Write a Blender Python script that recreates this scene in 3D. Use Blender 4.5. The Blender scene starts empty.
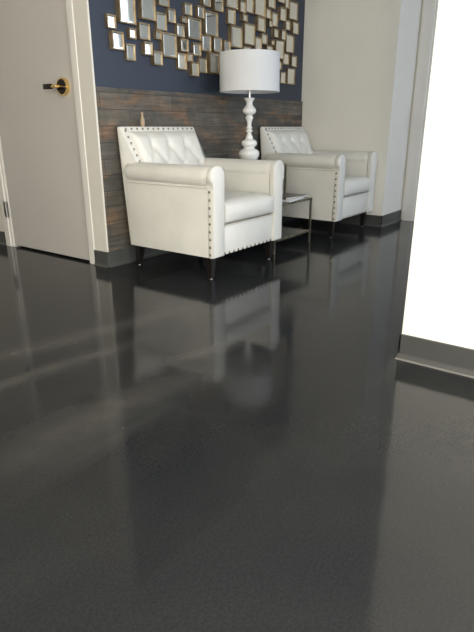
import bpy, bmesh, math, random
from mathutils import Vector, Matrix
random.seed(7)
scene = bpy.context.scene
C = scene.collection

# ---------------------------------------------------------------- camera
H = 0.85
F_PX = 534.0
PITCH = math.atan(189 / 534.0)
AZ = math.radians(36.0)
cam_d = bpy.data.cameras.new('camera')
cam = bpy.data.objects.new('camera', cam_d)
C.objects.link(cam)
cam_d.sensor_fit = 'VERTICAL'
cam_d.sensor_height = 36
cam_d.lens = 36 * F_PX / 632
cam_d.clip_start = 0.01
fh = Vector((math.cos(AZ), math.sin(AZ), 0))
fwd = fh * math.cos(PITCH) - Vector((0, 0, 1)) * math.sin(PITCH)
cam.location = (0, 0, H)
cam.rotation_euler = fwd.to_track_quat('-Z', 'Y').to_euler()
scene.camera = cam

# ---------------------------------------------------------------- world, daylight, exposure
world = bpy.data.worlds.new('sky')
scene.world = world
world.use_nodes = True
bg = world.node_tree.nodes['Background']
bg.inputs[0].default_value = (0.72, 0.84, 1.0, 1)
bg.inputs[1].default_value = 1.1


def area(name, loc, aim, sx, sy, power, col):
    l = bpy.data.lights.new(name, 'AREA')
    l.shape = 'RECTANGLE'
    l.size, l.size_y = sx, sy
    l.energy = power
    l.color = col
    o = bpy.data.objects.new(name, l)
    C.objects.link(o)
    o.location = loc
    o.rotation_euler = (Vector(aim) - Vector(loc)).to_track_quat('-Z', 'Y').to_euler()
    return o


# daylight entering through the three window openings of the room
area('daylight_left', (-2.0, -0.75, 1.30), (2, -0.75, 1.30), 1.4, 2.2, 150, (1.0, 0.95, 0.84))
area('daylight_behind', (-0.05, -1.85, 1.25), (-0.05, 2, 1.25), 3.0, 2.3, 165, (1.0, 0.98, 0.96))
area('daylight_right', (3.5, -3.3, 1.35), (3.5, 2, 1.35), 2.5, 2.1, 95, (0.68, 0.79, 1.0))
area('daylight_side', (5.5, -0.97, 1.5), (2, -0.97, 1.5), 1.8, 1.9, 25, (0.84, 0.92, 1.0))

vs = scene.view_settings
vs.view_transform = 'Standard'
vs.look = 'None'
vs.gamma = 1
vs.use_curve_mapping = False
vs.exposure = 0.0

# ---------------------------------------------------------------- helpers


def tag(o, label=None, cat=None, group=None, kind=None):
    if label: o['label'] = label
    if cat: o['category'] = cat
    if group: o['group'] = group
    if kind: o['kind'] = kind
    return o


def empty(name, loc, rz=0.0):
    o = bpy.data.objects.new(name, None)
    C.objects.link(o)
    o.location = loc
    o.rotation_euler = (0, 0, rz)
    o.empty_display_size = 0.1
    return o


def link(name, bm, mat, parent=None, smooth=False, angle=40):
    bmesh.ops.recalc_face_normals(bm, faces=bm.faces)
    me = bpy.data.meshes.new(name)
    bm.to_mesh(me)
    bm.free()
    if smooth:
        for p in me.polygons: p.use_smooth = True
        me.set_sharp_from_angle(angle=math.radians(angle))
    me.materials.append(mat)
    o = bpy.data.objects.new(name, me)
    C.objects.link(o)
    if parent: o.parent = parent
    return o


def box(bm, x0, x1, y0, y1, z0, z1, bev=0.0, seg=2):
    r = bmesh.ops.create_cube(bm, size=1)
    vsx = r['verts']
    for v in vsx:
        v.co = Vector((x0 if v.co.x < 0 else x1, y0 if v.co.y < 0 else y1, z0 if v.co.z < 0 else z1))
    if bev > 0:
        es = list({e for v in vsx for e in v.link_edges})
        bmesh.ops.bevel(bm, geom=es, offset=bev, segments=seg, affect='EDGES', profile=0.5)


def cyl(bm, p0, p1, r0, r1=None, n=16):
    if r1 is None: r1 = r0
    p0, p1 = Vector(p0), Vector(p1)
    d = p1 - p0
    m = Matrix.Translation((p0 + p1) / 2) @ d.to_track_quat('Z', 'Y').to_matrix().to_4x4()
    bmesh.ops.create_cone(bm, cap_ends=True, segments=n, radius1=r0, radius2=r1, depth=d.length, matrix=m)


def lathe(bm, prof, n=48, origin=(0, 0, 0)):
    rings = []
    for r, z in prof:
        if r < 1e-5:
            rings.append([bm.verts.new((origin[0], origin[1], origin[2] + z))])
        else:
            rings.append([bm.verts.new((origin[0] + r * math.cos(2 * math.pi * i / n),
                                        origin[1] + r * math.sin(2 * math.pi * i / n), origin[2] + z)) for i in range(n)])
    for a, b in zip(rings, rings[1:]):
        for i in range(n):
            j = (i + 1) % n
            if len(a) == 1 and len(b) == 1: continue
            if len(a) == 1: bm.faces.new((a[0], b[i], b[j]))
            elif len(b) == 1: bm.faces.new((a[i], a[j], b[0]))
            else: bm.faces.new((a[i], a[j], b[j], b[i]))


def catmull(pts, k=6):
    out = []
    n = len(pts)
    for i in range(n - 1):
        p0, p1, p2, p3 = pts[max(i - 1, 0)], pts[i], pts[i + 1], pts[min(i + 2, n - 1)]
        for s in range(k):
            t = s / k
            out.append(tuple(0.5 * (2 * b + (c - a) * t + (2 * a - 5 * b + 4 * c - d) * t * t + (3 * b - a - 3 * c + d) * t ** 3)
                             for a, b, c, d in zip(p0, p1, p2, p3)))
    out.append(pts[-1])
    return out


def prism(bm, poly, axis, a0, a1, bev=0.0, seg=2):
    """poly is 2D; axis 'y' -> (x,z) extruded along y; axis 'x' -> (y,z) extruded along x"""
    def P(p, a):
        return (p[0], a, p[1]) if axis == 'y' else (a, p[0], p[1])
    A = [bm.verts.new(P(p, a0)) for p in poly]
    B = [bm.verts.new(P(p, a1)) for p in poly]
    n = len(poly)
    fa = bm.faces.new(A)
    fb = bm.faces.new(B)
    for i in range(n):
        bm.faces.new((A[i], A[(i + 1) % n], B[(i + 1) % n], B[i]))
    if bev > 0:
        es = list(fa.edges) + list(fb.edges)
        bmesh.ops.bevel(bm, geom=es, offset=bev, segments=seg, affect='EDGES', profile=0.5)


def new_mat(name, col=(0.8, 0.8, 0.8), rough=0.5, metal=0.0, **kw):
    m = bpy.data.materials.new(name)
    m.use_nodes = True
    b = m.node_tree.nodes['Principled BSDF']
    b.inputs['Base Color'].default_value = (*col, 1)
    b.inputs['Roughness'].default_value = rough
    b.inputs['Metallic'].default_value = metal
    for k, v in kw.items(): b.inputs[k].default_value = v
    return m, m.node_tree, b


def coords(nt, scale=(1, 1, 1), rot=(0, 0, 0), loc=(0, 0, 0)):
    tc = nt.nodes.new('ShaderNodeTexCoord')
    mp = nt.nodes.new('ShaderNodeMapping')
    mp.inputs['Scale'].default_value = scale
    mp.inputs['Rotation'].default_value = rot
    mp.inputs['Location'].default_value = loc
    nt.links.new(tc.outputs['Object'], mp.inputs['Vector'])
    return mp.outputs[0]


def noise(nt, vec, scale, detail=4, rough=0.55, dist=0.0):
    n = nt.nodes.new('ShaderNodeTexNoise')
    n.inputs['Scale'].default_value = scale
    n.inputs['Detail'].default_value = detail
    n.inputs['Roughness'].default_value = rough
    n.inputs['Distortion'].default_value = dist
    nt.links.new(vec, n.inputs['Vector'])
    return n.outputs['Fac']


def ramp(nt, fac, stops):
    r = nt.nodes.new('ShaderNodeValToRGB')
    e = r.color_ramp.elements
    while len(e) < len(stops): e.new(0.5)
    for el, (p, c) in zip(e, stops):
        el.position = p
        el.color = (*c, 1)
    nt.links.new(fac, r.inputs['Fac'])
    return r.outputs['Color']


def bump(nt, b, h, strength, dist=0.002):
    n = nt.nodes.new('ShaderNodeBump')
    n.inputs['Strength'].default_value = strength
    n.inputs['Distance'].default_value = dist
    nt.links.new(h, n.inputs['Height'])
    nt.links.new(n.outputs['Normal'], b.inputs['Normal'])


def painted(name, col, rough=0.55, var=0.03, bs=0.15):
    m, nt, b = new_mat(name, col, rough)
    v = coords(nt)
    c = ramp(nt, noise(nt, v, 2.5, 3), [(0.3, tuple(x * (1 - var) for x in col)), (0.7, tuple(min(1, x * (1 + var)) for x in col))])
    nt.links.new(c, b.inputs['Base Color'])
    bump(nt, b, noise(nt, v, 320, 2), bs, 0.0006)
    return m


# ---------------------------------------------------------------- materials
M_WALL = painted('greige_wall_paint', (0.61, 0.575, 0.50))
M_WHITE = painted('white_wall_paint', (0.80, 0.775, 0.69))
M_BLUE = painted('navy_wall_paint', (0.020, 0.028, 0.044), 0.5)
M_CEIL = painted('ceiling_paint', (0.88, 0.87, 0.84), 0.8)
M_PIER = painted('greige_wall_paint_lit', (0.70, 0.665, 0.585))  # wall greige made paler, the stronger light there put into its colour
M_DOOR = painted('door_paint', (0.47, 0.44, 0.40), 0.42, 0.02, 0.08)
M_FRAME = painted('door_frame_paint', (0.66, 0.63, 0.57), 0.35, 0.02, 0.05)
M_BASE = painted('charcoal_vinyl_base', (0.055, 0.055, 0.050), 0.38, 0.05, 0.1)
M_TOE, _, _ = new_mat('caulk_bead', (0.20, 0.19, 0.17), 0.5)
M_BLACK, _, _ = new_mat('gap_shade', (0.01, 0.01, 0.01), 0.7)

# polished black concrete / epoxy floor
M_FLOOR, nt, b = new_mat('polished_black_floor', (0.02, 0.02, 0.02), 0.1)
v = coords(nt)
big = noise(nt, v, 1.1, 6, 0.6, 0.6)
base_c = ramp(nt, big, [(0.3, (0.0155, 0.0163, 0.0172)), (0.55, (0.0215, 0.0222, 0.0226)), (0.75, (0.030, 0.0297, 0.0282))])
fine = noise(nt, v, 160, 3, 0.6)
fine_c = ramp(nt, fine, [(0.35, (0.78, 0.79, 0.80)), (0.7, (1.26, 1.26, 1.25))])
mx = nt.nodes.new('ShaderNodeMix'); mx.data_type = 'RGBA'; mx.blend_type = 'MULTIPLY'
mx.inputs['Factor'].default_value = 1
nt.links.new(base_c, mx.inputs['A']); nt.links.new(fine_c, mx.inputs['B'])
# pale streaks drawn out along one direction
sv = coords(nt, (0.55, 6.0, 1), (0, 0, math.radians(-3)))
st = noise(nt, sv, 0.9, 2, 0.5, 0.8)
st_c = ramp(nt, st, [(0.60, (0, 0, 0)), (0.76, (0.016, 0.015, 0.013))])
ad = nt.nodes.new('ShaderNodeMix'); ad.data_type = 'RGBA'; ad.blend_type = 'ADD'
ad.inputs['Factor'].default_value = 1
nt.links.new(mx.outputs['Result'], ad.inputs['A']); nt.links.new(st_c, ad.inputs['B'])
# small pale specks
vo = nt.nodes.new('ShaderNodeTexVoronoi')
vo.inputs['Scale'].default_value = 9
nt.links.new(v, vo.inputs['Vector'])
sp = ramp(nt, vo.outputs['Distance'], [(0.02, (0.10, 0.10, 0.09)), (0.045, (0, 0, 0))])
ad2 = nt.nodes.new('ShaderNodeMix'); ad2.data_type = 'RGBA'; ad2.blend_type = 'ADD'
ad2.inputs['Factor'].default_value = 0.5
nt.links.new(ad.outputs['Result'], ad2.inputs['A']); nt.links.new(sp, ad2.inputs['B'])
# long thin light reflections painted into the floor colour on its left side
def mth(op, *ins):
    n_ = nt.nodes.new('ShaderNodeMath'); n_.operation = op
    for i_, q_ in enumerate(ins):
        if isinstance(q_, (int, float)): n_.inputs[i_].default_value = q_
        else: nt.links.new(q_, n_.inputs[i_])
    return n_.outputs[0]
light_streak = None
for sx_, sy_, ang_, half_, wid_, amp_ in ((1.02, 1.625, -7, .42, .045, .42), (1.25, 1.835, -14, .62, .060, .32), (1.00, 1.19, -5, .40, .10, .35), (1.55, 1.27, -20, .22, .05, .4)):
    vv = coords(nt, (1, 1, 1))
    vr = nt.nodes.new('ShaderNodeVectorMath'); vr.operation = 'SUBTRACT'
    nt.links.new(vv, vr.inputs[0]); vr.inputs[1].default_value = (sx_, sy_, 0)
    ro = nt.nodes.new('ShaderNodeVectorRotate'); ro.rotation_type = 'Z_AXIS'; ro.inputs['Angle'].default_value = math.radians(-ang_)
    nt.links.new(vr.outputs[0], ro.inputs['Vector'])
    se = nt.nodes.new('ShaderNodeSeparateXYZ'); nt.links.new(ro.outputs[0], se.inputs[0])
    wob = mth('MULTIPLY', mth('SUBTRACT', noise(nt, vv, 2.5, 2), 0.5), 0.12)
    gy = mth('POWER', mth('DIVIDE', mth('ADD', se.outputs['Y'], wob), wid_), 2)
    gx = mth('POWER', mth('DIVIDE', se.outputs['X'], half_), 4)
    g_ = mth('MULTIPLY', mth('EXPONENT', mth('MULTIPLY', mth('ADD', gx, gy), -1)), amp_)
    light_streak = g_ if light_streak is None else mth('MAXIMUM', light_streak, g_)
light_streak = mth('MULTIPLY', light_streak, mth('ADD', noise(nt, v, 9, 4, 0.6), 0.3))
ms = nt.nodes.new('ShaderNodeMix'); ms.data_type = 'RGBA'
nt.links.new(light_streak, ms.inputs['Factor']); nt.links.new(ad2.outputs['Result'], ms.inputs['A']); ms.inputs['B'].default_value = (0.115, 0.108, 0.095, 1)
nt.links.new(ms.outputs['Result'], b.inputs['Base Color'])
rr = ramp(nt, noise(nt, v, 2.2, 5, 0.6), [(0.3, (0.06,) * 3), (0.7, (0.15,) * 3)])
nt.links.new(rr, b.inputs['Roughness'])
b.inputs['IOR'].default_value = 1.34
hgt = nt.nodes.new('ShaderNodeMath'); hgt.operation = 'MULTIPLY_ADD'
nt.links.new(fine, hgt.inputs[0]); hgt.inputs[1].default_value = 0.03
nt.links.new(noise(nt, v, 7, 3, 0.5), hgt.inputs[2])
bump(nt, b, hgt.outputs[0], 0.10, 0.006)

# reclaimed wood planks
M_WOOD, nt, b = new_mat('reclaimed_wood', (0.15, 0.12, 0.1), 0.7)
tc = nt.nodes.new('ShaderNodeTexCoord')
sx = nt.nodes.new('ShaderNodeSeparateXYZ'); cx = nt.nodes.new('ShaderNodeCombineXYZ')
nt.links.new(tc.outputs['Object'], sx.inputs[0])
nt.links.new(sx.outputs['X'], cx.inputs['X']); nt.links.new(sx.outputs['Z'], cx.inputs['Y'])
br = nt.nodes.new('ShaderNodeTexBrick')
br.offset = 0.37; br.offset_frequency = 2; br.squash = 1.0
br.inputs['Scale'].default_value = 1
br.inputs['Brick Width'].default_value = 0.62
br.inputs['Row Height'].default_value = 0.095
br.inputs['Mortar Size'].default_value = 0.0022
br.inputs['Mortar Smooth'].default_value = 0.2
br.inputs['Bias'].default_value = 0.0
br.inputs['Color1'].default_value = (0, 0, 0, 1)
br.inputs['Color2'].default_value = (1, 1, 1, 1)
br.inputs['Mortar'].default_value = (0.5, 0.5, 0.5, 1)
nt.links.new(cx.outputs[0], br.inputs['Vector'])
plank = ramp(nt, br.outputs['Color'], [(0.0, (0.050, 0.045, 0.037)), (0.3, (0.080, 0.066, 0.050)), (0.55, (0.062, 0.058, 0.049)),
                                       (0.8, (0.092, 0.080, 0.063)), (1.0, (0.055, 0.049, 0.040))])
gv = nt.nodes.new('ShaderNodeMapping'); gv.inputs['Scale'].default_value = (3, 45, 1)
nt.links.new(cx.outputs[0], gv.inputs['Vector'])
gr = noise(nt, gv.outputs[0], 1.0, 5, 0.65, 0.5)
gr_c = ramp(nt, gr, [(0.3, (0.62, 0.62, 0.62)), (0.7, (1.38, 1.37, 1.33))])
m1 = nt.nodes.new('ShaderNodeMix'); m1.data_type = 'RGBA'; m1.blend_type = 'MULTIPLY'; m1.inputs['Factor'].default_value = 1
nt.links.new(plank, m1.inputs['A']); nt.links.new(gr_c, m1.inputs['B'])
pv = nt.nodes.new('ShaderNodeMapping'); pv.inputs['Scale'].default_value = (3.2, 8, 1)
nt.links.new(cx.outputs[0], pv.inputs['Vector'])
pa = ramp(nt, noise(nt, pv.outputs[0], 1.0, 4, 0.6, 0.4), [(0.52, (0, 0, 0)), (0.64, (1, 1, 1))])
m2 = nt.nodes.new('ShaderNodeMix'); m2.data_type = 'RGBA'
nt.links.new(pa, m2.inputs['Factor']); nt.links.new(m1.outputs['Result'], m2.inputs['A'])
rust = ramp(nt, gr, [(0.3, (0.07, 0.042, 0.024)), (0.7, (0.20, 0.125, 0.072))])
nt.links.new(rust, m2.inputs['B'])
bl = ramp(nt, noise(nt, cx.outputs[0], 7, 5, 0.65, 0.3), [(0.32, (0.72, 0.76, 0.80)), (0.68, (1.35, 1.30, 1.22))])
mb = nt.nodes.new('ShaderNodeMix'); mb.data_type = 'RGBA'; mb.blend_type = 'MULTIPLY'; mb.inputs['Factor'].default_value = 1
nt.links.new(m2.outputs['Result'], mb.inputs['A']); nt.links.new(bl, mb.inputs['B'])
m3 = nt.nodes.new('ShaderNodeMix'); m3.data_type = 'RGBA'
nt.links.new(br.outputs['Fac'], m3.inputs['Factor']); nt.links.new(mb.outputs['Result'], m3.inputs['A'])
m3.inputs['B'].default_value = (0.035, 0.030, 0.026, 1)
nt.links.new(m3.outputs['Result'], b.inputs['Base Color'])
hs = nt.nodes.new('ShaderNodeMath'); hs.operation = 'SUBTRACT'
nt.links.new(gr, hs.inputs[0]); nt.links.new(br.outputs['Fac'], hs.inputs[1])
bump(nt, b, hs.outputs[0], 0.5, 0.003)

# off-white leather
M_LEATHER, nt, b = new_mat('off_white_leather', (0.66, 0.63, 0.56), 0.42)
v = coords(nt)
c = ramp(nt, noise(nt, v, 5, 3), [(0.3, (0.60, 0.58, 0.515)), (0.7, (0.66, 0.635, 0.57))])
nt.links.new(c, b.inputs['Base Color'])
bump(nt, b, noise(nt, v, 14, 4, 0.6), 0.22, 0.006)

M_SEAM, _, _ = new_mat('leather_seam', (0.52, 0.49, 0.42), 0.6)
M_NAIL, _, _ = new_mat('aged_nickel_nail', (0.30, 0.26, 0.20), 0.25, 1.0)
M_LEG, nt, b = new_mat('espresso_wood_leg', (0.008, 0.006, 0.005), 0.35)
bump(nt, b, noise(nt, coords(nt, (30, 30, 3)), 4, 3), 0.1, 0.001)
M_GLIDE, _, _ = new_mat('steel_glide', (0.22, 0.21, 0.20), 0.3, 1.0)
M_HINGE, _, _ = new_mat('dull_steel_hinge', (0.20, 0.19, 0.18), 0.4, 0.8)
M_CERAMIC = painted('white_lacquer', (0.78, 0.76, 0.71), 0.22, 0.02, 0.02)
M_METAL, _, _ = new_mat('brushed_nickel', (0.62, 0.60, 0.56), 0.3, 1.0)
M_ANTIQUE, nt, b = new_mat('antique_brass_frame', (0.30, 0.22, 0.12), 0.42, 0.75)
c = ramp(nt, noise(nt, coords(nt), 14, 4), [(0.3, (0.17, 0.115, 0.06)), (0.7, (0.42, 0.32, 0.19))])
nt.links.new(c, b.inputs['Base Color'])
M_MIRROR, _, _ = new_mat('mirror_glass', (0.86, 0.87, 0.84), 0.02, 1.0)
M_BRASS, _, _ = new_mat('polished_brass', (0.88, 0.62, 0.25), 0.16, 1.0)
M_BRONZE, _, _ = new_mat('blackened_bronze', (0.025, 0.02, 0.016), 0.15, 0.6)
M_TABLE, nt, b = new_mat('aged_pewter_metal', (0.30, 0.27, 0.20), 0.32, 1.0)
c = ramp(nt, noise(nt, coords(nt), 30, 3), [(0.3, (0.20, 0.18, 0.13)), (0.7, (0.42, 0.38, 0.28))])
nt.links.new(c, b.inputs['Base Color'])
M_GLASS, _, _ = new_mat('smoked_table_glass', (0.55, 0.60, 0.58), 0.02, 0.0)
M_GLASS.node_tree.nodes['Principled BSDF'].inputs['Transmission Weight'].default_value = 0.9
M_SHELF, _, _ = new_mat('dark_shelf_glass', (0.02, 0.02, 0.018), 0.04, 0.0)
M_SHADE, nt, b = new_mat('white_linen_shade', (0.62, 0.615, 0.60), 0.85)
b.inputs['Subsurface Weight'].default_value = 0.0
wv = nt.nodes.new('ShaderNodeTexWave'); wv.inputs['Scale'].default_value = 90; wv.bands_direction = 'Z'
wv.inputs['Distortion'].default_value = 1.5
nt.links.new(coords(nt), wv.inputs['Vector'])
bump(nt, b, wv.outputs['Fac'], 0.12, 0.0006)
M_WINGLASS, _, bb = new_mat('window_glass', (1, 1, 1), 0.0)
bb.inputs['Transmission Weight'].default_value = 1.0
bb.inputs['IOR'].default_value = 1.05
M_PAPER, _, _ = new_mat('white_paper', (0.70, 0.70, 0.68), 0.5)
M_COVER, _, _ = new_mat('dark_printed_cover', (0.12, 0.10, 0.085), 0.35)
M_PAGE, _, _ = new_mat('grey_printed_page', (0.42, 0.40, 0.36), 0.45)

# ---------------------------------------------------------------- room shell
CEIL = 2.7
X0, X1, Y0, Y1 = -1.8, 5.13, -3.0, 6.0


def struct(name, boxes, mat, label=None):
    bm = bmesh.new()
    for bx in boxes: box(bm, *bx)
    o = link(name, bm, mat)
    return tag(o, label, None, None, 'structure')


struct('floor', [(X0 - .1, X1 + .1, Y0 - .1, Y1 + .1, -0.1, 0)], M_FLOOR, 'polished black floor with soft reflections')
struct('ceiling', [(X0 - .1, X1 + .1, Y0 - .1, Y1 + .1, CEIL, CEIL + .1)], M_CEIL, 'plain white ceiling over the whole room')
# back wall with the navy paint, wood cladding below
struct('wall_back', [(2.227, 4.65, 2.643, 2.75, 0, CEIL)], M_BLUE, 'navy painted wall behind the two armchairs')
bm = bmesh.new()
box(bm, 2.227, 4.65, 2.629, 2.643, 0.0, 1.071)
tag(link('trim_1', bm, M_WOOD), 'reclaimed wood plank wainscot below the navy paint', None, None, 'structure')
# door wall (plane x = 2.143) with door opening y 2.975..3.763
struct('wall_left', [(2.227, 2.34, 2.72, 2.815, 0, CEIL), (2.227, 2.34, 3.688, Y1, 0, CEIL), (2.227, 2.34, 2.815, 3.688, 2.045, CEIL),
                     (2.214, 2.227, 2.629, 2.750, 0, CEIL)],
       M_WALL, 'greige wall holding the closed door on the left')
struct('wall_end', [(X0, 2.34, Y1, Y1 + .1, 0, CEIL)], M_WALL, 'greige wall closing the room at the far left')
# pier right of the second chair
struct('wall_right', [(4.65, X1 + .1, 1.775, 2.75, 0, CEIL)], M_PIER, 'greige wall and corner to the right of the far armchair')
# corridor side wall with door and window
struct('wall_side', [(X1, X1 + .1, 1.63, 1.775, 0, CEIL), (X1, X1 + .1, -0.05, 0.80, 0, CEIL), (X1, X1 + .1, Y0, -1.9, 0, CEIL),
                     (X1, X1 + .1, -1.9, -0.05, 0, 0.5), (X1, X1 + .1, -1.9, -0.05, 2.5, CEIL), (X1, X1 + .1, 0.80, 1.63, 2.05, CEIL)],
       M_WALL, 'greige wall with the second door past the far corner')
# near partition, brightly lit
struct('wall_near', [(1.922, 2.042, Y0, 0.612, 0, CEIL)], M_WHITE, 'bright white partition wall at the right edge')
# walls with the windows behind the camera
struct('wall_window', [(X0 - .1, X0, -1.7, -1.5, 0, CEIL), (X0 - .1, X0, 0.0, Y1, 0, CEIL), (X0 - .1, X0, -1.5, 0.0, 0, 0.15), (X0 - .1, X0, -1.5, 0.0, 2.45, CEIL)],
       M_WHITE, 'white wall with the wide window left of the camera')
struct('wall_front', [(X0 - .1, -1.6, -1.7, -1.6, 0, CEIL), (1.5, 1.922, -1.7, -1.6, 0, CEIL), (1.922, 2.2, Y0 - .1, Y0, 0, CEIL), (4.8, X1 + .1, Y0 - .1, Y0, 0, CEIL),
                      (-1.6, 1.5, -1.7, -1.6, 0, .08), (-1.6, 1.5, -1.7, -1.6, 2.45, CEIL), (2.2, 4.8, Y0 - .1, Y0, 0, .25), (2.2, 4.8, Y0 - .1, Y0, 2.45, CEIL)],
       M_WHITE, 'white wall with two windows behind the camera')


def window(n, axis, plane, a0, a1, z0, z1, cols, label):
    """frame bars across an opening"""
    bm = bmesh.new()
    w = 0.05
    bars = [(a0, a1, z0, z0 + w), (a0, a1, z1 - w, z1), (a0, a0 + w, z0, z1), (a1 - w, a1, z0, z1)]
    for i in range(1, cols):
        c = a0 + (a1 - a0) * i / cols
        bars.append((c - w / 2, c + w / 2, z0, z1))
    for p, q, r, s in bars:
        if axis == 'x': box(bm, plane - .03, plane + .03, p, q, r, s)
        else: box(bm, p, q, plane - .03, plane + .03, r, s)
    return tag(link('window_%d' % n, bm, M_METAL), label, None, None, 'structure')


window(1, 'x', X0 - .05, -1.5, 0.0, .15, 2.45, 2, 'wide window left of the camera')
window(2, 'y', -1.65, -1.6, 1.5, .08, 2.45, 3, 'wide window behind the camera')
window(3, 'y', Y0 - .05, 2.2, 4.8, .25, 2.45, 2, 'window at the end of the bright passage')
window(4, 'x', X1 + .05, -1.9, -0.05, .5, 2.5, 2, 'window on the side wall past the partition')


# cove baseboards: profile height 0.1 with a toe
def baseboard(name, segs, label, mat=M_BASE, toe=False):
    """segs: list of (x0,y0,x1,y1,nx,ny) along the wall with outward normal"""
    bm = bmesh.new()
    t, h = 0.006, 0.10
    prof = [(0, 0), (0.016, 0), (0.013, 0.006), (0.008, 0.013), (t, 0.022), (t, h - .003), (t - .003, h), (0, h)]
    for x0, y0, x1, y1, nx, ny in segs:
        A = [bm.verts.new((x0 + nx * a, y0 + ny * a, z)) for a, z in prof]
        B = [bm.verts.new((x1 + nx * a, y1 + ny * a, z)) for a, z in prof]
        n = len(prof)
        bm.faces.new(A); bm.faces.new(B)
        for i in range(n): bm.faces.new((A[i], A[(i + 1) % n], B[(i + 1) % n], B[i]))
    o = link(name, bm, mat)
    return tag(o, label, None, None, 'structure')


baseboard('baseboard_back', [(2.214, 2.629, 4.65, 2.629, 0, -1)], 'charcoal base along the wood wainscot')
baseboard('baseboard_left', [(2.214, 2.623, 2.214, 2.750, -1, 0), (2.227, 3.770, 2.227, Y1, -1, 0)], 'charcoal base beside the door frame')
baseboard('baseboard_right', [(4.65, 1.769, 4.65, 2.623, -1, 0), (4.644, 1.775, X1, 1.775, 0, -1)], 'charcoal base at the corner beside the far armchair')
baseboard('baseboard_near', [(1.922, Y0, 1.922, 0.618, -1, 0), (1.916, 0.612, 2.042, 0.612, 0, 1)], 'charcoal base along the bright white partition')
bm = bmesh.new()
box(bm, 1.899, 1.9065, Y0, 0.621, 0.0, 0.005)
tag(link('trim_2', bm, M_TOE), 'thin pale bead along the foot of the near base', None, None, 'structure')


# ---------------------------------------------------------------- door 1
def frame_piece(bm, yo, yi, x):
    # stepped steel frame section from outer edge yo to opening yi
    d = 1 if yi > yo else -1
    box(bm, x - .018, x + .06, min(yo, yi - d * .022), max(yo, yi - d * .022), 0, 2.10, 0.003, 1)
    box(bm, x - .008, x + .06, min(yi - d * .022, yi), max(yi - d * .022, yi), 0, 2.06)


door = empty('door_1', (2.230, 3.292, 0)); tag(door, 'closed greige flush door with a brass lever on the left', None, None, 'structure')
bm = bmesh.new()
frame_piece(bm, 2.748, 2.815, 2.227)
frame_piece(bm, 3.770, 3.687, 2.227)
box(bm, 2.209, 2.287, 2.748, 3.770, 2.045, 2.11, 0.003, 1)
o = link('door_frame', bm, M_FRAME, door); o.matrix_parent_inverse = Matrix.Translation((-2.230, -3.292, 0))
def under(o, root):
    o.parent = root
    o.matrix_parent_inverse = (Matrix.Translation(root.location) @ Matrix.Rotation(root.rotation_euler.z, 4, 'Z')).inverted()
    return o
bm = bmesh.new(); box(bm, 2.229, 2.273, 2.821, 3.682, 0.014, 2.040, 0.0015, 1)
leaf = under(link('door_leaf', bm, M_DOOR), door)
bm = bmesh.new(); box(bm, 2.276, 2.286, 2.815, 3.685, 0.0, 2.045)  # black sheet behind the leaf, stands in for the shade in the gaps
under(link('gap_shade_sheet', bm, M_BLACK), door)
bm = bmesh.new(); cyl(bm, (2.272, 2.912, 1.08), (2.207, 2.912, 1.08), 0.050, 0.050, 40)
rose = under(link('door_rose', bm, M_BRASS, smooth=True), door)
bm = bmesh.new(); cyl(bm, (2.208, 2.912, 1.08), (2.203, 2.912, 1.08), 0.044, 0.040, 40)
under(link('rose_reflection', bm, M_BRONZE, smooth=True), door)  # dark reflection in the brass rose, put in as a blackened disc
bm = bmesh.new()
cyl(bm, (2.205, 2.912, 1.08), (2.165, 2.912, 1.08), 0.011, 0.010, 20)
box(bm, 2.157, 2.171, 2.902, 2.952, 1.072, 1.088, 0.004, 2)
under(link('handle_neck', bm, M_BRASS, smooth=True), door)
bm = bmesh.new()
box(bm, 2.155, 2.173, 2.948, 3.025, 1.065, 1.095, 0.004, 2)
under(link('door_handle', bm, M_BRONZE, smooth=True), door)
for z in (0.28, 1.05, 1.85):
    bm = bmesh.new()
    for k in range(5):
        cyl(bm, (2.203, 3.690, z - .055 + k * .022), (2.203, 3.690, z - .0345 + k * .022), 0.014, 0.014, 14)
    box(bm, 2.203, 2.210, 3.690, 3.722, z - .055, z + .055)
    under(link('hinge', bm, M_HINGE, smooth=True), door)

# ---------------------------------------------------------------- door 2 (past the far corner)
d2 = empty('door_2', (X1, 1.22, 0)); tag(d2, 'pale grey door frame in the passage past the far corner', None, None, 'structure')
bm = bmesh.new()
box(bm, X1 - .018, X1 + .06, 1.650, 1.755, 0, 2.12, 0.003, 1)
box(bm, X1 - .008, X1 + .06, 1.622, 1.650, 0, 2.08)
box(bm, X1 - .018, X1 + .06, 0.72, 0.80, 0, 2.12, 0.003, 1)
box(bm, X1 - .018, X1 + .06, 0.80, 1.65, 2.05, 2.12)
under(link('door_frame', bm, M_FRAME), d2)
bm = bmesh.new(); box(bm, X1 + .002, X1 + .046, 0.803, 1.620, 0.012, 2.045)
under(link('door_leaf', bm, M_DOOR), d2)
bm = bmesh.new(); cyl(bm, (X1 + .003, 1.56, .90), (X1 - .03, 1.56, .90), .03, .012, 24)
box(bm, X1 - .055, X1 - .04, 1.42, 1.572, .89, .91, .004, 2); cyl(bm, (X1 - .03, 1.56, .90), (X1 - .05, 1.56, .90), .01, .01, 16)
under(link('door_handle', bm, M_BRONZE, smooth=True), d2)

# ---------------------------------------------------------------- armchair
AW, AO, AI = 0.37, 0.364, 0.268


def arm_profile(s, grow=0.0):
    pts = [(AO + grow, 0.14), (AO + grow, 0.528)]
    cxr, czr, r = 0.320, 0.590, 0.058 + grow
    for k in range(0, 15):
        a = math.radians(-48 + k * (228 / 14))
        pts.append((cxr + r * math.cos(a), czr + r * math.sin(a)))
    pts += [(AI - grow, 0.54), (AI - grow, 0.14)]
    return [(s * x, z) for x, z in pts]


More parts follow.
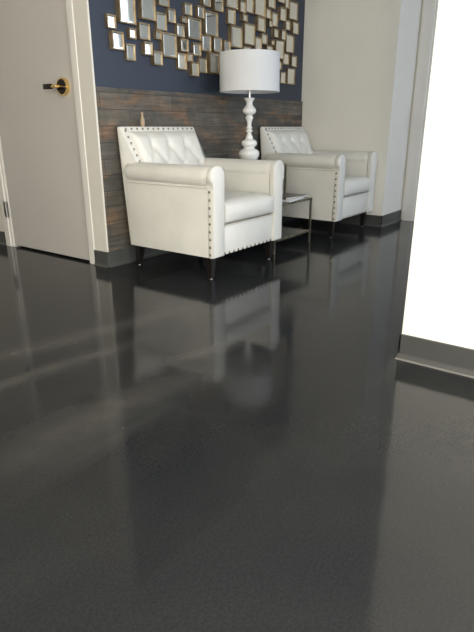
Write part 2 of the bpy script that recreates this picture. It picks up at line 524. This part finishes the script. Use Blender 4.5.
def seg_dist(px, pz, a, b_):
    ax, az = a; bx, bz = b_
    dx, dz = bx - ax, bz - az
    t = max(0, min(1, ((px - ax) * dx + (pz - az) * dz) / (dx * dx + dz * dz)))
    return math.hypot(px - ax - t * dx, pz - az - t * dz)


# local +y is the rear of the chair, front faces -y, origin on the floor at front centre
FR_Y = lambda z: 0.706 - (0.83 - z) * 0.50      # front plane of the reclined back


def make_chair():
    root = empty('armchair', (0, 0, 0))
    # seat base / apron
    bm = bmesh.new(); box(bm, -AI - .002, AI + .002, 0.004, 0.66, 0.14, 0.312, 0.006, 2)
    link('seat_base', bm, M_LEATHER, root, True)
    # arms
    for s in (-1, 1):
        bm = bmesh.new(); prism(bm, arm_profile(s), 'y', 0.028, 0.672, 0.006, 2)
        link('armrest', bm, M_LEATHER, root, True, 50)
        bm = bmesh.new(); prism(bm, arm_profile(s, 0.004), 'y', -0.012, 0.030, 0.010, 3)
        link('arm_front', bm, M_LEATHER, root, True, 60)
        # rolled bolster lying along the arm, with gathers at its front end
        bm = bmesh.new()
        n = 40
        prof = [(0.0, 0.0), (0.020, 0.002), (0.045, 0.006), (0.0565, 0.016), (0.0605, 0.035), (0.0605, 0.30), (0.0605, 0.60), (0.058, 0.625), (0.03, 0.632), (0, 0.633)]
        rings = []
        for r, y in prof:
            if r == 0: rings.append([bm.verts.new((s * 0.320, 0.030 + y, 0.588))]); continue
            ring = []
            for i in range(n):
                a = 2 * math.pi * i / n
                rr_ = r * (1 + (0.05 if y < 0.04 else 0.0) * math.cos(10 * a) * (1 - y / 0.04 if y < 0.04 else 0))
                ring.append(bm.verts.new((s * 0.320 + rr_ * math.cos(a), 0.030 + y, 0.588 + rr_ * math.sin(a))))
            rings.append(ring)
        for a_, b_ in zip(rings, rings[1:]):
            for i in range(n):
                j = (i + 1) % n
                if len(a_) == 1: bm.faces.new((a_[0], b_[i], b_[j]))
                elif len(b_) == 1: bm.faces.new((a_[i], a_[j], b_[0]))
                else: bm.faces.new((a_[i], a_[j], b_[j], b_[i]))
        link('arm_bolster', bm, M_LEATHER, root, True, 60)
        # seam line under the roll
        bm = bmesh.new(); cyl(bm, (s * 0.3655, 0.034, 0.530), (s * 0.3655, 0.668, 0.530), 0.0028, n=8)
        link('seam', bm, M_SEAM, root, True)
    # back body
    bm = bmesh.new()
    prism(bm, [(0.50, 0.14), (0.50, 0.45), (FR_Y(0.60), 0.60), (FR_Y(0.84), 0.84), (FR_Y(0.84) + .012, 0.852), (0.738, 0.852), (0.745, 0.842), (0.690, 0.14)],
          'x', -0.350, 0.350, 0.008, 2)
    for v_ in bm.verts:                                   # the sides draw in towards the front face
        if v_.co.z > 0.45:
            d_ = max(0.0, min(1.0, (0.738 - v_.co.y) / 0.11))
            v_.co.x *= 1 - 0.085 * d_ * min(1, (v_.co.z - 0.45) / 0.15)
    link('backrest', bm, M_LEATHER, root, True, 35)
    # tufted panel
    bm = bmesh.new()
    NX, NZ = 90, 60
    x0, x1, z0, z1 = -0.300, 0.316, 0.43, 0.824
    rowA = [(-0.16, 0.735), (0.0, 0.735), (0.16, 0.735)]
    rowB = [(-0.24, 0.615), (-0.08, 0.615), (0.08, 0.615), (0.24, 0.615)]
    rowC = [(-0.16, 0.50), (0.0, 0.50), (0.16, 0.50)]
    segs = [((x, z), (x, z1)) for x, z in rowA]
    for x, z in rowA + rowC:
        segs += [((x, z), (x - 0.08, 0.615)), ((x, z), (x + 0.08, 0.615))]
    segs += [((-0.24, .615), (x0, .69)), ((0.24, .615), (x1, .69))]
    g = []
    for j in range(NZ + 1):
        row = []
        for i in range(NX + 1):
            x = x0 + (x1 - x0) * i / NX
            z = z0 + (z1 - z0) * j / NZ
            e = min(x - x0, x1 - x, z1 - z)
            tp = 1 - min(0.11 if x < 0 else 0.0, 0.5 * (z1 - z))            # the padded panel narrows downwards
            edge = min(1, max(0, e / 0.035)) ** 0.5 if e > 0 else 0
            dc = min(seg_dist(x, z, a, b_) for a, b_ in segs)
            db = min(math.hypot(x - a, z - c_) for a, c_ in rowA + rowB + rowC)
            d = 0.040 * edge
            d *= (0.74 + 0.26 * (1 - math.exp(-(dc / 0.034) ** 1.6)))
            d *= (1 - 0.55 * math.exp(-(db / 0.026) ** 2))
            row.append(bm.verts.new((x * tp, FR_Y(z) - 0.001 - d, z)))
        g.append(row)
    for j in range(NZ):
        for i in range(NX):
            bm.faces.new((g[j][i], g[j][i + 1], g[j + 1][i + 1], g[j + 1][i]))
    # close the rear
    rear = [bm.verts.new((x, FR_Y(z) + 0.02, z)) for x, z in ((x0 * .89, z0), (x1, z0), (x1, z1), (x0, z1))]
    bm.faces.new(rear)
    bm.faces.new([rear[0]] + [g[0][i] for i in range(NX + 1)] + [rear[1]])
    bm.faces.new([rear[3]] + [g[NZ][i] for i in range(NX + 1)] + [rear[2]])
    bm.faces.new([rear[0]] + [g[j][0] for j in range(NZ + 1)] + [rear[3]])
    bm.faces.new([rear[1]] + [g[j][NX] for j in range(NZ + 1)] + [rear[2]])
    link('tufted_back_panel', bm, M_LEATHER, root, True, 75)
    bmB = bmesh.new(); bmesh.ops.create_uvsphere(bmB, u_segments=12, v_segments=8, radius=0.010)
    for v_ in bmB.verts: v_.co.y *= 0.5
    proto = link('tuft_button', bmB, M_LEATHER, root, True, 80)
    first = True
    for x, z in rowA + rowB:
        o = proto if first else proto.copy()
        if not first: C.objects.link(o)
        first = False
        o.location = (x, FR_Y(z) - 0.012, z)
    # seat cushion: puffed rounded box
    bm = bmesh.new()
    box(bm, -0.2575, 0.2575, -0.014, 0.52, 0.316, 0.448)
    bmesh.ops.subdivide_edges(bm, edges=bm.edges[:], cuts=14, use_grid_fill=True)
    for v_ in bm.verts:
        u = v_.co.x / 0.2575; w = (v_.co.y - 0.253) / 0.267; t = (v_.co.z - 0.382) / 0.066
        # rounded edges
        if abs(t) > 0.0:
            k = max(abs(u), abs(w))
            rnd = max(0, (k - 0.86) / 0.14)
            v_.co.z = 0.382 + 0.066 * t * (1 - 0.28 * rnd ** 2)
        if t > 0:
            v_.co.z += 0.007 * t * (1 - u * u) * (1 - w ** 4)
        if w < -0.98:
            v_.co.y -= 0.014 * (1 - t * t) * (1 - u ** 6)
    link('seat_cushion', bm, M_LEATHER, root, True, 70)
    bm = bmesh.new(); cyl(bm, (-0.255, -0.006, 0.314), (0.255, -0.006, 0.314), 0.004, n=8)
    link('seam', bm, M_SEAM, root, True)
    # legs
    for lx in (-0.315, 0.315):
        for ly, tip in ((0.055, -0.0), (0.635, 0.02)):
            bm = bmesh.new()
            vs8 = []
            for z, h in ((0.006, 0.014), (0.145, 0.024)):
                cy = ly + (tip if z < .1 else 0)
                vs8.append([bm.verts.new((lx + a * h, cy + c_ * h, z)) for a, c_ in ((-1, -1), (1, -1), (1, 1), (-1, 1))])
            bm.faces.new(vs8[0]); bm.faces.new(vs8[1])
            for i in range(4): bm.faces.new((vs8[0][i], vs8[0][(i + 1) % 4], vs8[1][(i + 1) % 4], vs8[1][i]))
            leg = link('leg', bm, M_LEG, root)
            bm = bmesh.new(); cyl(bm, (lx, ly + tip, 0.0), (lx, ly + tip, 0.007), 0.011, 0.009, 16)
            link('glide', bm, M_GLIDE, leg, True)
    # nailheads
    bmN = bmesh.new()
    lathe(bmN, [(0.0095, 0), (0.0092, 0.002), (0.0075, 0.005), (0.004, 0.007), (0, 0.0075)], 14)
    nail = link('nailhead', bmN, M_NAIL, root, True, 80)
    spots = []
    for i in range(14):                                   # along the top edge of the back
        spots.append(((-0.307 + i * 0.0472, FR_Y(0.838), 0.838), (0, -1, 0.34)))
    for s in (-1, 1):
        for i in range(0, 6):                             # down both edges of the back
            z = 0.826 - i * 0.035
            if s < 0: spots.append(((s * (0.317 - 0.004 * i), FR_Y(z) - 0.001, z), (s * 0.3, -1, 0.4)))
        for i in range(9):                                # down the outside of each arm front
            spots.append(((s * 0.368, 0.014, 0.512 - i * 0.044), (s, 0, 0)))
    for i in range(12):                                   # along the bottom of the apron
        spots.append(((-0.2475 + i * 0.045, 0.004, 0.150), (0, -1, 0)))
    for k, (p, nrm) in enumerate(spots):
        o = nail if k == 0 else nail.copy()
        if k: C.objects.link(o)
        o.location = p
        if k < 14: o.scale = (0.8, 0.8, 0.8)
        o.rotation_euler = Vector(nrm).to_track_quat('Z', 'Y').to_euler()
    return root


def copy_tree(o, parent=None):
    c_ = o.copy(); C.objects.link(c_)
    if parent: c_.parent = parent
    for ch in list(o.children): copy_tree(ch, c_)
    return c_


def place(o, x, y, deg):
    a = math.radians(deg)
    # x, y is the front left foot corner of the upholstery
    o.location = (x + 0.368 * math.cos(a), y + 0.368 * math.sin(a), 0)
    o.rotation_euler = (0, 0, a)


chair = make_chair()
place(chair, 2.330, 1.866, 0.0)
tag(chair, 'off-white leather tufted armchair with nailhead trim, nearest the door and the camera', 'armchair', 'white nailhead armchairs against the wood wall')
chair2 = copy_tree(chair)
place(chair2, 3.896, 1.868, 0.0)
tag(chair2, 'off-white leather tufted armchair right of the lamp, partly hidden beside the greige corner', 'armchair', 'white nailhead armchairs against the wood wall')

# small tan turned peg standing on the top edge of the near chair's back
bm = bmesh.new()
lathe(bm, catmull([(0, 0), (0.010, 0.0), (0.0135, 0.010), (0.0150, 0.028), (0.0125, 0.044), (0.0080, 0.056), (0.0062, 0.066), (0.0080, 0.076), (0.0060, 0.084), (0, 0.086)], 3), 20)
M_TAN, _, _ = new_mat('tan_wood', (0.34, 0.25, 0.16), 0.5)
pg = link('wooden_peg', bm, M_TAN, None, True, 60)
pg.location = (2.548, 2.588, 0.8530)
tag(pg, 'small tan turned wooden peg standing on top of the backrest of the near armchair', 'ornament')

# ---------------------------------------------------------------- stepped side table
tb = empty('side_table', (3.405, 2.28, 0))
tag(tb, 'slim metal and glass stepped side table standing between the two armchairs', 'side table')
TX0, TX1, TY0, TYM, TY1 = 3.150, 3.660, 1.965, 2.195, 2.590
R = 0.0070


def rail(name, pts):
    bm = bmesh.new()
    for a, b_ in pts:
        x0_, x1_ = sorted((a[0], b_[0])); y0_, y1_ = sorted((a[1], b_[1])); z0_, z1_ = sorted((a[2], b_[2]))
        box(bm, x0_ - R, x1_ + R, y0_ - R, y1_ + R, max(z0_ - R, 0), z1_ + R, 0.001, 1)
    return under(link(name, bm, M_TABLE), tb)


for x in (TX0, TX1):
    rail('leg', [((x, TY0, 0), (x, TY0, .338))])
    rail('leg', [((x, TYM, .338), (x, TYM, .574))])
    rail('leg', [((x, TY1, 0), (x, TY1, .574))])
def loop(x0_, x1_, y0_, y1_, z):
    return [((x0_, y0_, z), (x1_, y0_, z)), ((x0_, y1_, z), (x1_, y1_, z)), ((x0_, y0_, z), (x0_, y1_, z)), ((x1_, y0_, z), (x1_, y1_, z))]
rail('shelf_frame', loop(TX0, TX1, TY0, TY1, .092))
rail('lower_top_frame', loop(TX0, TX1, TY0, TY1, .338))
rail('upper_top_frame', loop(TX0, TX1, TYM, TY1, .572))
for nm, y0_, y1_, z, m_ in (('shelf_glass', TY0, TY1, .094, M_SHELF), ('lower_glass_top', TY0, TY1, .340, M_GLASS), ('upper_glass_top', TYM, TY1, .574, M_GLASS)):
    bm = bmesh.new(); box(bm, TX0 + R, TX1 - R, y0_ + R, y1_ - R, z - .003, z + .003)
    under(link(nm, bm, m_), tb)
for x in (TX0, TX1):
    bm = bmesh.new(); bmesh.ops.create_uvsphere(bm, u_segments=12, v_segments=8, radius=0.009, matrix=Matrix.Translation((x, TYM, .584)))
    under(link('finial', bm, M_TABLE, smooth=True), tb)


def magazine(x, y, z, rz, w, l, t, cover, label):
    root = empty('magazine', (x, y, z), rz)
    tag(root, label, 'magazine', 'magazines on the side table')
    bm = bmesh.new(); box(bm, -w / 2, w / 2, -l / 2, l / 2, 0.0008, t - .0008)
    link('pages', bm, M_PAPER if cover is M_PAPER else M_PAGE, root)
    bm = bmesh.new()
    box(bm, -w / 2 - .001, w / 2 + .001, -l / 2 - .001, l / 2 + .001, t - .0008, t)
    box(bm, -w / 2 - .001, w / 2 + .001, -l / 2 - .001, l / 2 + .001, 0, .0008)
    box(bm, -w / 2 - .0015, -w / 2, -l / 2 - .001, l / 2 + .001, 0, t)
    link('cover', bm, cover, root)
    return root


magazine(3.46, 2.070, .3456, math.radians(8), .27, .19, .010, M_PAPER, 'white magazine at the bottom of the stack on the low glass tier')
magazine(3.50, 2.085, .3559, math.radians(-7), .26, .19, .014, M_COVER, 'dark covered magazine on top of the white one on the side table')

# ---------------------------------------------------------------- table lamp
LX, LY, LZ = 3.444, 2.39, 0.5785
lamp = empty('table_lamp', (LX, LY, LZ))
tag(lamp, 'white turned table lamp with a white drum shade standing between the armchairs', 'table lamp')
bm = bmesh.new()
px = 1 / 141.0
pr = [(0, .586), (9.2 * px, .586), (9.4 * px, .596), (8.6 * px, .603), (8.2 * px, .620), (9.3 * px, .634), (10.6 * px, .652), (10.9 * px, .668), (10.2 * px, .683), (8.4 * px, .694), (6.0 * px, .703),
      (5.6 * px, .710), (6.8 * px, .718), (8.1 * px, .730), (8.2 * px, .744), (7.2 * px, .757), (5.2 * px, .764), (3.9 * px, .772), (3.6 * px, .785), (2.6 * px, .797), (2.1 * px, .808),
      (2.4 * px, .815), (3.5 * px, .820), (3.3 * px, .828), (2.3 * px, .834), (3.1 * px, .842), (3.0 * px, .848), (2.3 * px, .856), (2.2 * px, .870), (2.7 * px, .888), (3.5 * px, .903), (4.0 * px, .911),
      (3.9 * px, .919), (2.7 * px, .925), (3.4 * px, .931), (5.9 * px, .942), (7.0 * px, .956), (6.6 * px, .970), (5.0 * px, .984), (3.6 * px, .996), (3.1 * px, 1.007), (3.7 * px, 1.022), (5.2 * px, 1.036), (5.4 * px, 1.043), (3.0 * px, 1.046), (0, 1.046)]
pr = [(r, (z - .586) * 1.028) for r, z in pr]
lathe(bm, [(max(r, 0), max(z, 0)) for r, z in catmull(pr, 4)], 48)
bmesh.ops.remove_doubles(bm, verts=bm.verts, dist=1e-5)
link('lamp_base', bm, M_CERAMIC, lamp, True, 50)
bm = bmesh.new()
cyl(bm, (0, 0, .468), (0, 0, .53), .009, n=20); cyl(bm, (0, 0, .50), (0, 0, .56), .015, n=20)
link('socket', bm, M_METAL, lamp, True)
bm = bmesh.new()
lathe(bm, [(0, .55), (.012, .555), (.018, .58), (.03, .61), (.028, .635), (.015, .655), (0, .66)], 24)
link('bulb', bm, M_CERAMIC, lamp, True, 80)
bm = bmesh.new()
for s in (-1, 1):
    pts = [(s * .012, .51), (s * .045, .54), (s * .055, .62), (s * .03, .71), (0, .753)]
    pts = catmull(pts, 4)
    for a, b_ in zip(pts, pts[1:]): cyl(bm, (a[0], 0, a[1]), (b_[0], 0, b_[1]), .0018, n=8)
for k in range(3):
    a = k * 2 * math.pi / 3
    cyl(bm, (0, 0, .750), (.210 * math.cos(a), .210 * math.sin(a), .756), .0018, n=8)
link('harp', bm, M_METAL, lamp, True)
bm = bmesh.new()
lathe(bm, [(0.213, .510), (0.2165, .510), (0.2150, .640), (0.2135, .764), (0.2105, .764), (0.212, .640), (0.213, .510)], 96)
bmesh.ops.remove_doubles(bm, verts=bm.verts, dist=1e-6)
shade = link('lamp_shade', bm, M_SHADE, lamp, True, 50)
bm = bmesh.new()
for z, r in ((.5105, .2170), (.757, .2140)):
    bm = bmesh.new()
    lathe(bm, [(r, z), (r + .0012, z), (r + .0012, z + .008), (r, z + .008), (r, z)], 96)
    link('shade_trim', bm, M_SHADE, shade, True, 50)

# ---------------------------------------------------------------- mirror collage on the navy wall
art = empty('mirror_wall_art', (3.4, 2.643, 1.2))
tag(art, 'collage of many small rectangular mirrors in antique brass frames on the navy wall', 'mirror wall art')
RECTS = [(2.353,2.408,1.393,1.454),(2.443,2.561,1.434,1.632),(2.373,2.453,1.285,1.370),(2.516,2.560,1.356,1.403),(2.621,2.733,1.477,1.653),(2.600,2.680,1.363,1.443),(2.486,2.551,1.237,1.315),(2.630,2.691,1.279,1.341),(2.786,2.874,1.574,1.641),(2.759,2.841,1.435,1.522),(2.863,2.922,1.490,1.559),(2.742,2.781,1.380,1.417),(2.942,3.006,1.417,1.482),(3.029,3.094,1.556,1.617),(3.000,3.037,1.507,1.534),(2.798,2.918,1.286,1.413),(3.053,3.180,1.420,1.535),(2.968,3.037,1.331,1.397),(2.710,2.778,1.229,1.297),(2.945,3.025,1.221,1.310),(3.037,3.079,1.277,1.317),(3.156,3.218,1.557,1.618),(3.212,3.283,1.635,1.716),(3.336,3.426,1.626,1.751),(3.238,3.369,1.464,1.601),(3.194,3.282,1.357,1.447),(3.336,3.422,1.365,1.451),(3.447,3.517,1.377,1.440),(3.107,3.181,1.319,1.387),(3.165,3.243,1.216,1.301),(3.273,3.382,1.218,1.342),(3.074,3.142,1.187,1.266),(3.489,3.617,1.672,1.761),(3.501,3.586,1.566,1.652),(3.650,3.712,1.661,1.727),(3.732,3.823,1.673,1.818),(3.844,3.983,1.672,1.868),(4.029,4.123,1.749,1.855),(4.001,4.063,1.668,1.730),(3.877,3.973,1.565,1.653),(3.681,3.731,1.605,1.644),(3.530,3.659,1.418,1.548),(3.706,3.834,1.454,1.587),(4.096,4.175,1.626,1.716),(4.047,4.086,1.613,1.654),(4.116,4.180,1.546,1.604),(3.946,4.016,1.480,1.544),(3.851,3.933,1.424,1.509),(3.694,3.785,1.388,1.430),(4.204,4.290,1.681,1.769),(4.277,4.332,1.782,1.872),(4.356,4.481,1.714,1.839),(4.421,4.507,1.609,1.690),(4.303,4.371,1.624,1.689),(4.167,4.264,1.808,1.879),(4.232,4.291,1.541,1.607),(4.324,4.444,1.458,1.587),(4.146,4.265,1.395,1.522),(4.085,4.122,1.486,1.517),(4.282,4.368,1.360,1.438),(4.423,4.502,1.354,1.431),(4.360,4.475,1.209,1.326),(4.248,4.325,1.208,1.288),(4.201,4.256,1.313,1.368),(4.011,4.088,1.403,1.469)]
rnd = random.Random(3)
for k, (xa, xb, za, zb) in enumerate(RECTS):
    big_ = (xb - xa) * (zb - za) > 0.008
    bw = 0.0075 if big_ else 0.006
    yf = 2.643 - rnd.choice((0.022, 0.027, 0.032))
    bm = bmesh.new()
    # frame: four mitred bars with a raised outer lip
    for (p, q, r, s) in ((xa - bw, xb + bw, zb, zb + bw), (xa - bw, xb + bw, za - bw, za), (xa - bw, xa, za, zb), (xb, xb + bw, za, zb)):
        box(bm, p, q, yf, 2.6425, r, s)
    fr = under(link('mirror_frame', bm, M_ANTIQUE), art)
    # bevelled mirror glass, hung with a slight tilt of its own
    bm = bmesh.new()
    bv = min(0.009, (xb - xa) * 0.14)
    w2, h2 = (xb - xa) / 2, (zb - za) / 2
    out = [bm.verts.new((a * w2, 0.0, c_ * h2)) for a, c_ in ((-1, -1), (1, -1), (1, 1), (-1, 1))]
    inn = [bm.verts.new((a * (w2 - bv), -0.0014, c_ * (h2 - bv))) for a, c_ in ((-1, -1), (1, -1), (1, 1), (-1, 1))]
    rear = [bm.verts.new((a * w2, 0.006, c_ * h2)) for a, c_ in ((-1, -1), (1, -1), (1, 1), (-1, 1))]
    bm.faces.new(inn); bm.faces.new(rear)
    for i in range(4):
        j = (i + 1) % 4
        bm.faces.new((out[i], out[j], inn[j], inn[i])); bm.faces.new((out[i], out[j], rear[j], rear[i]))
    tilt = Matrix.Rotation(math.radians(rnd.uniform(-1.6, 1.6)), 4, 'X') @ Matrix.Rotation(math.radians(rnd.uniform(-1.6, 1.6)), 4, 'Z')
    bmesh.ops.transform(bm, matrix=Matrix.Translation(((xa + xb) / 2, yf + 0.006, (za + zb) / 2)) @ tilt, verts=bm.verts)
    gl = link('mirror_glass', bm, M_MIRROR)
    gl.parent = fr
    gl.matrix_parent_inverse = fr.matrix_parent_inverse.copy() @ Matrix.Identity(4)
    gl.matrix_parent_inverse = Matrix.Identity(4)
bpy.context.view_layer.update()
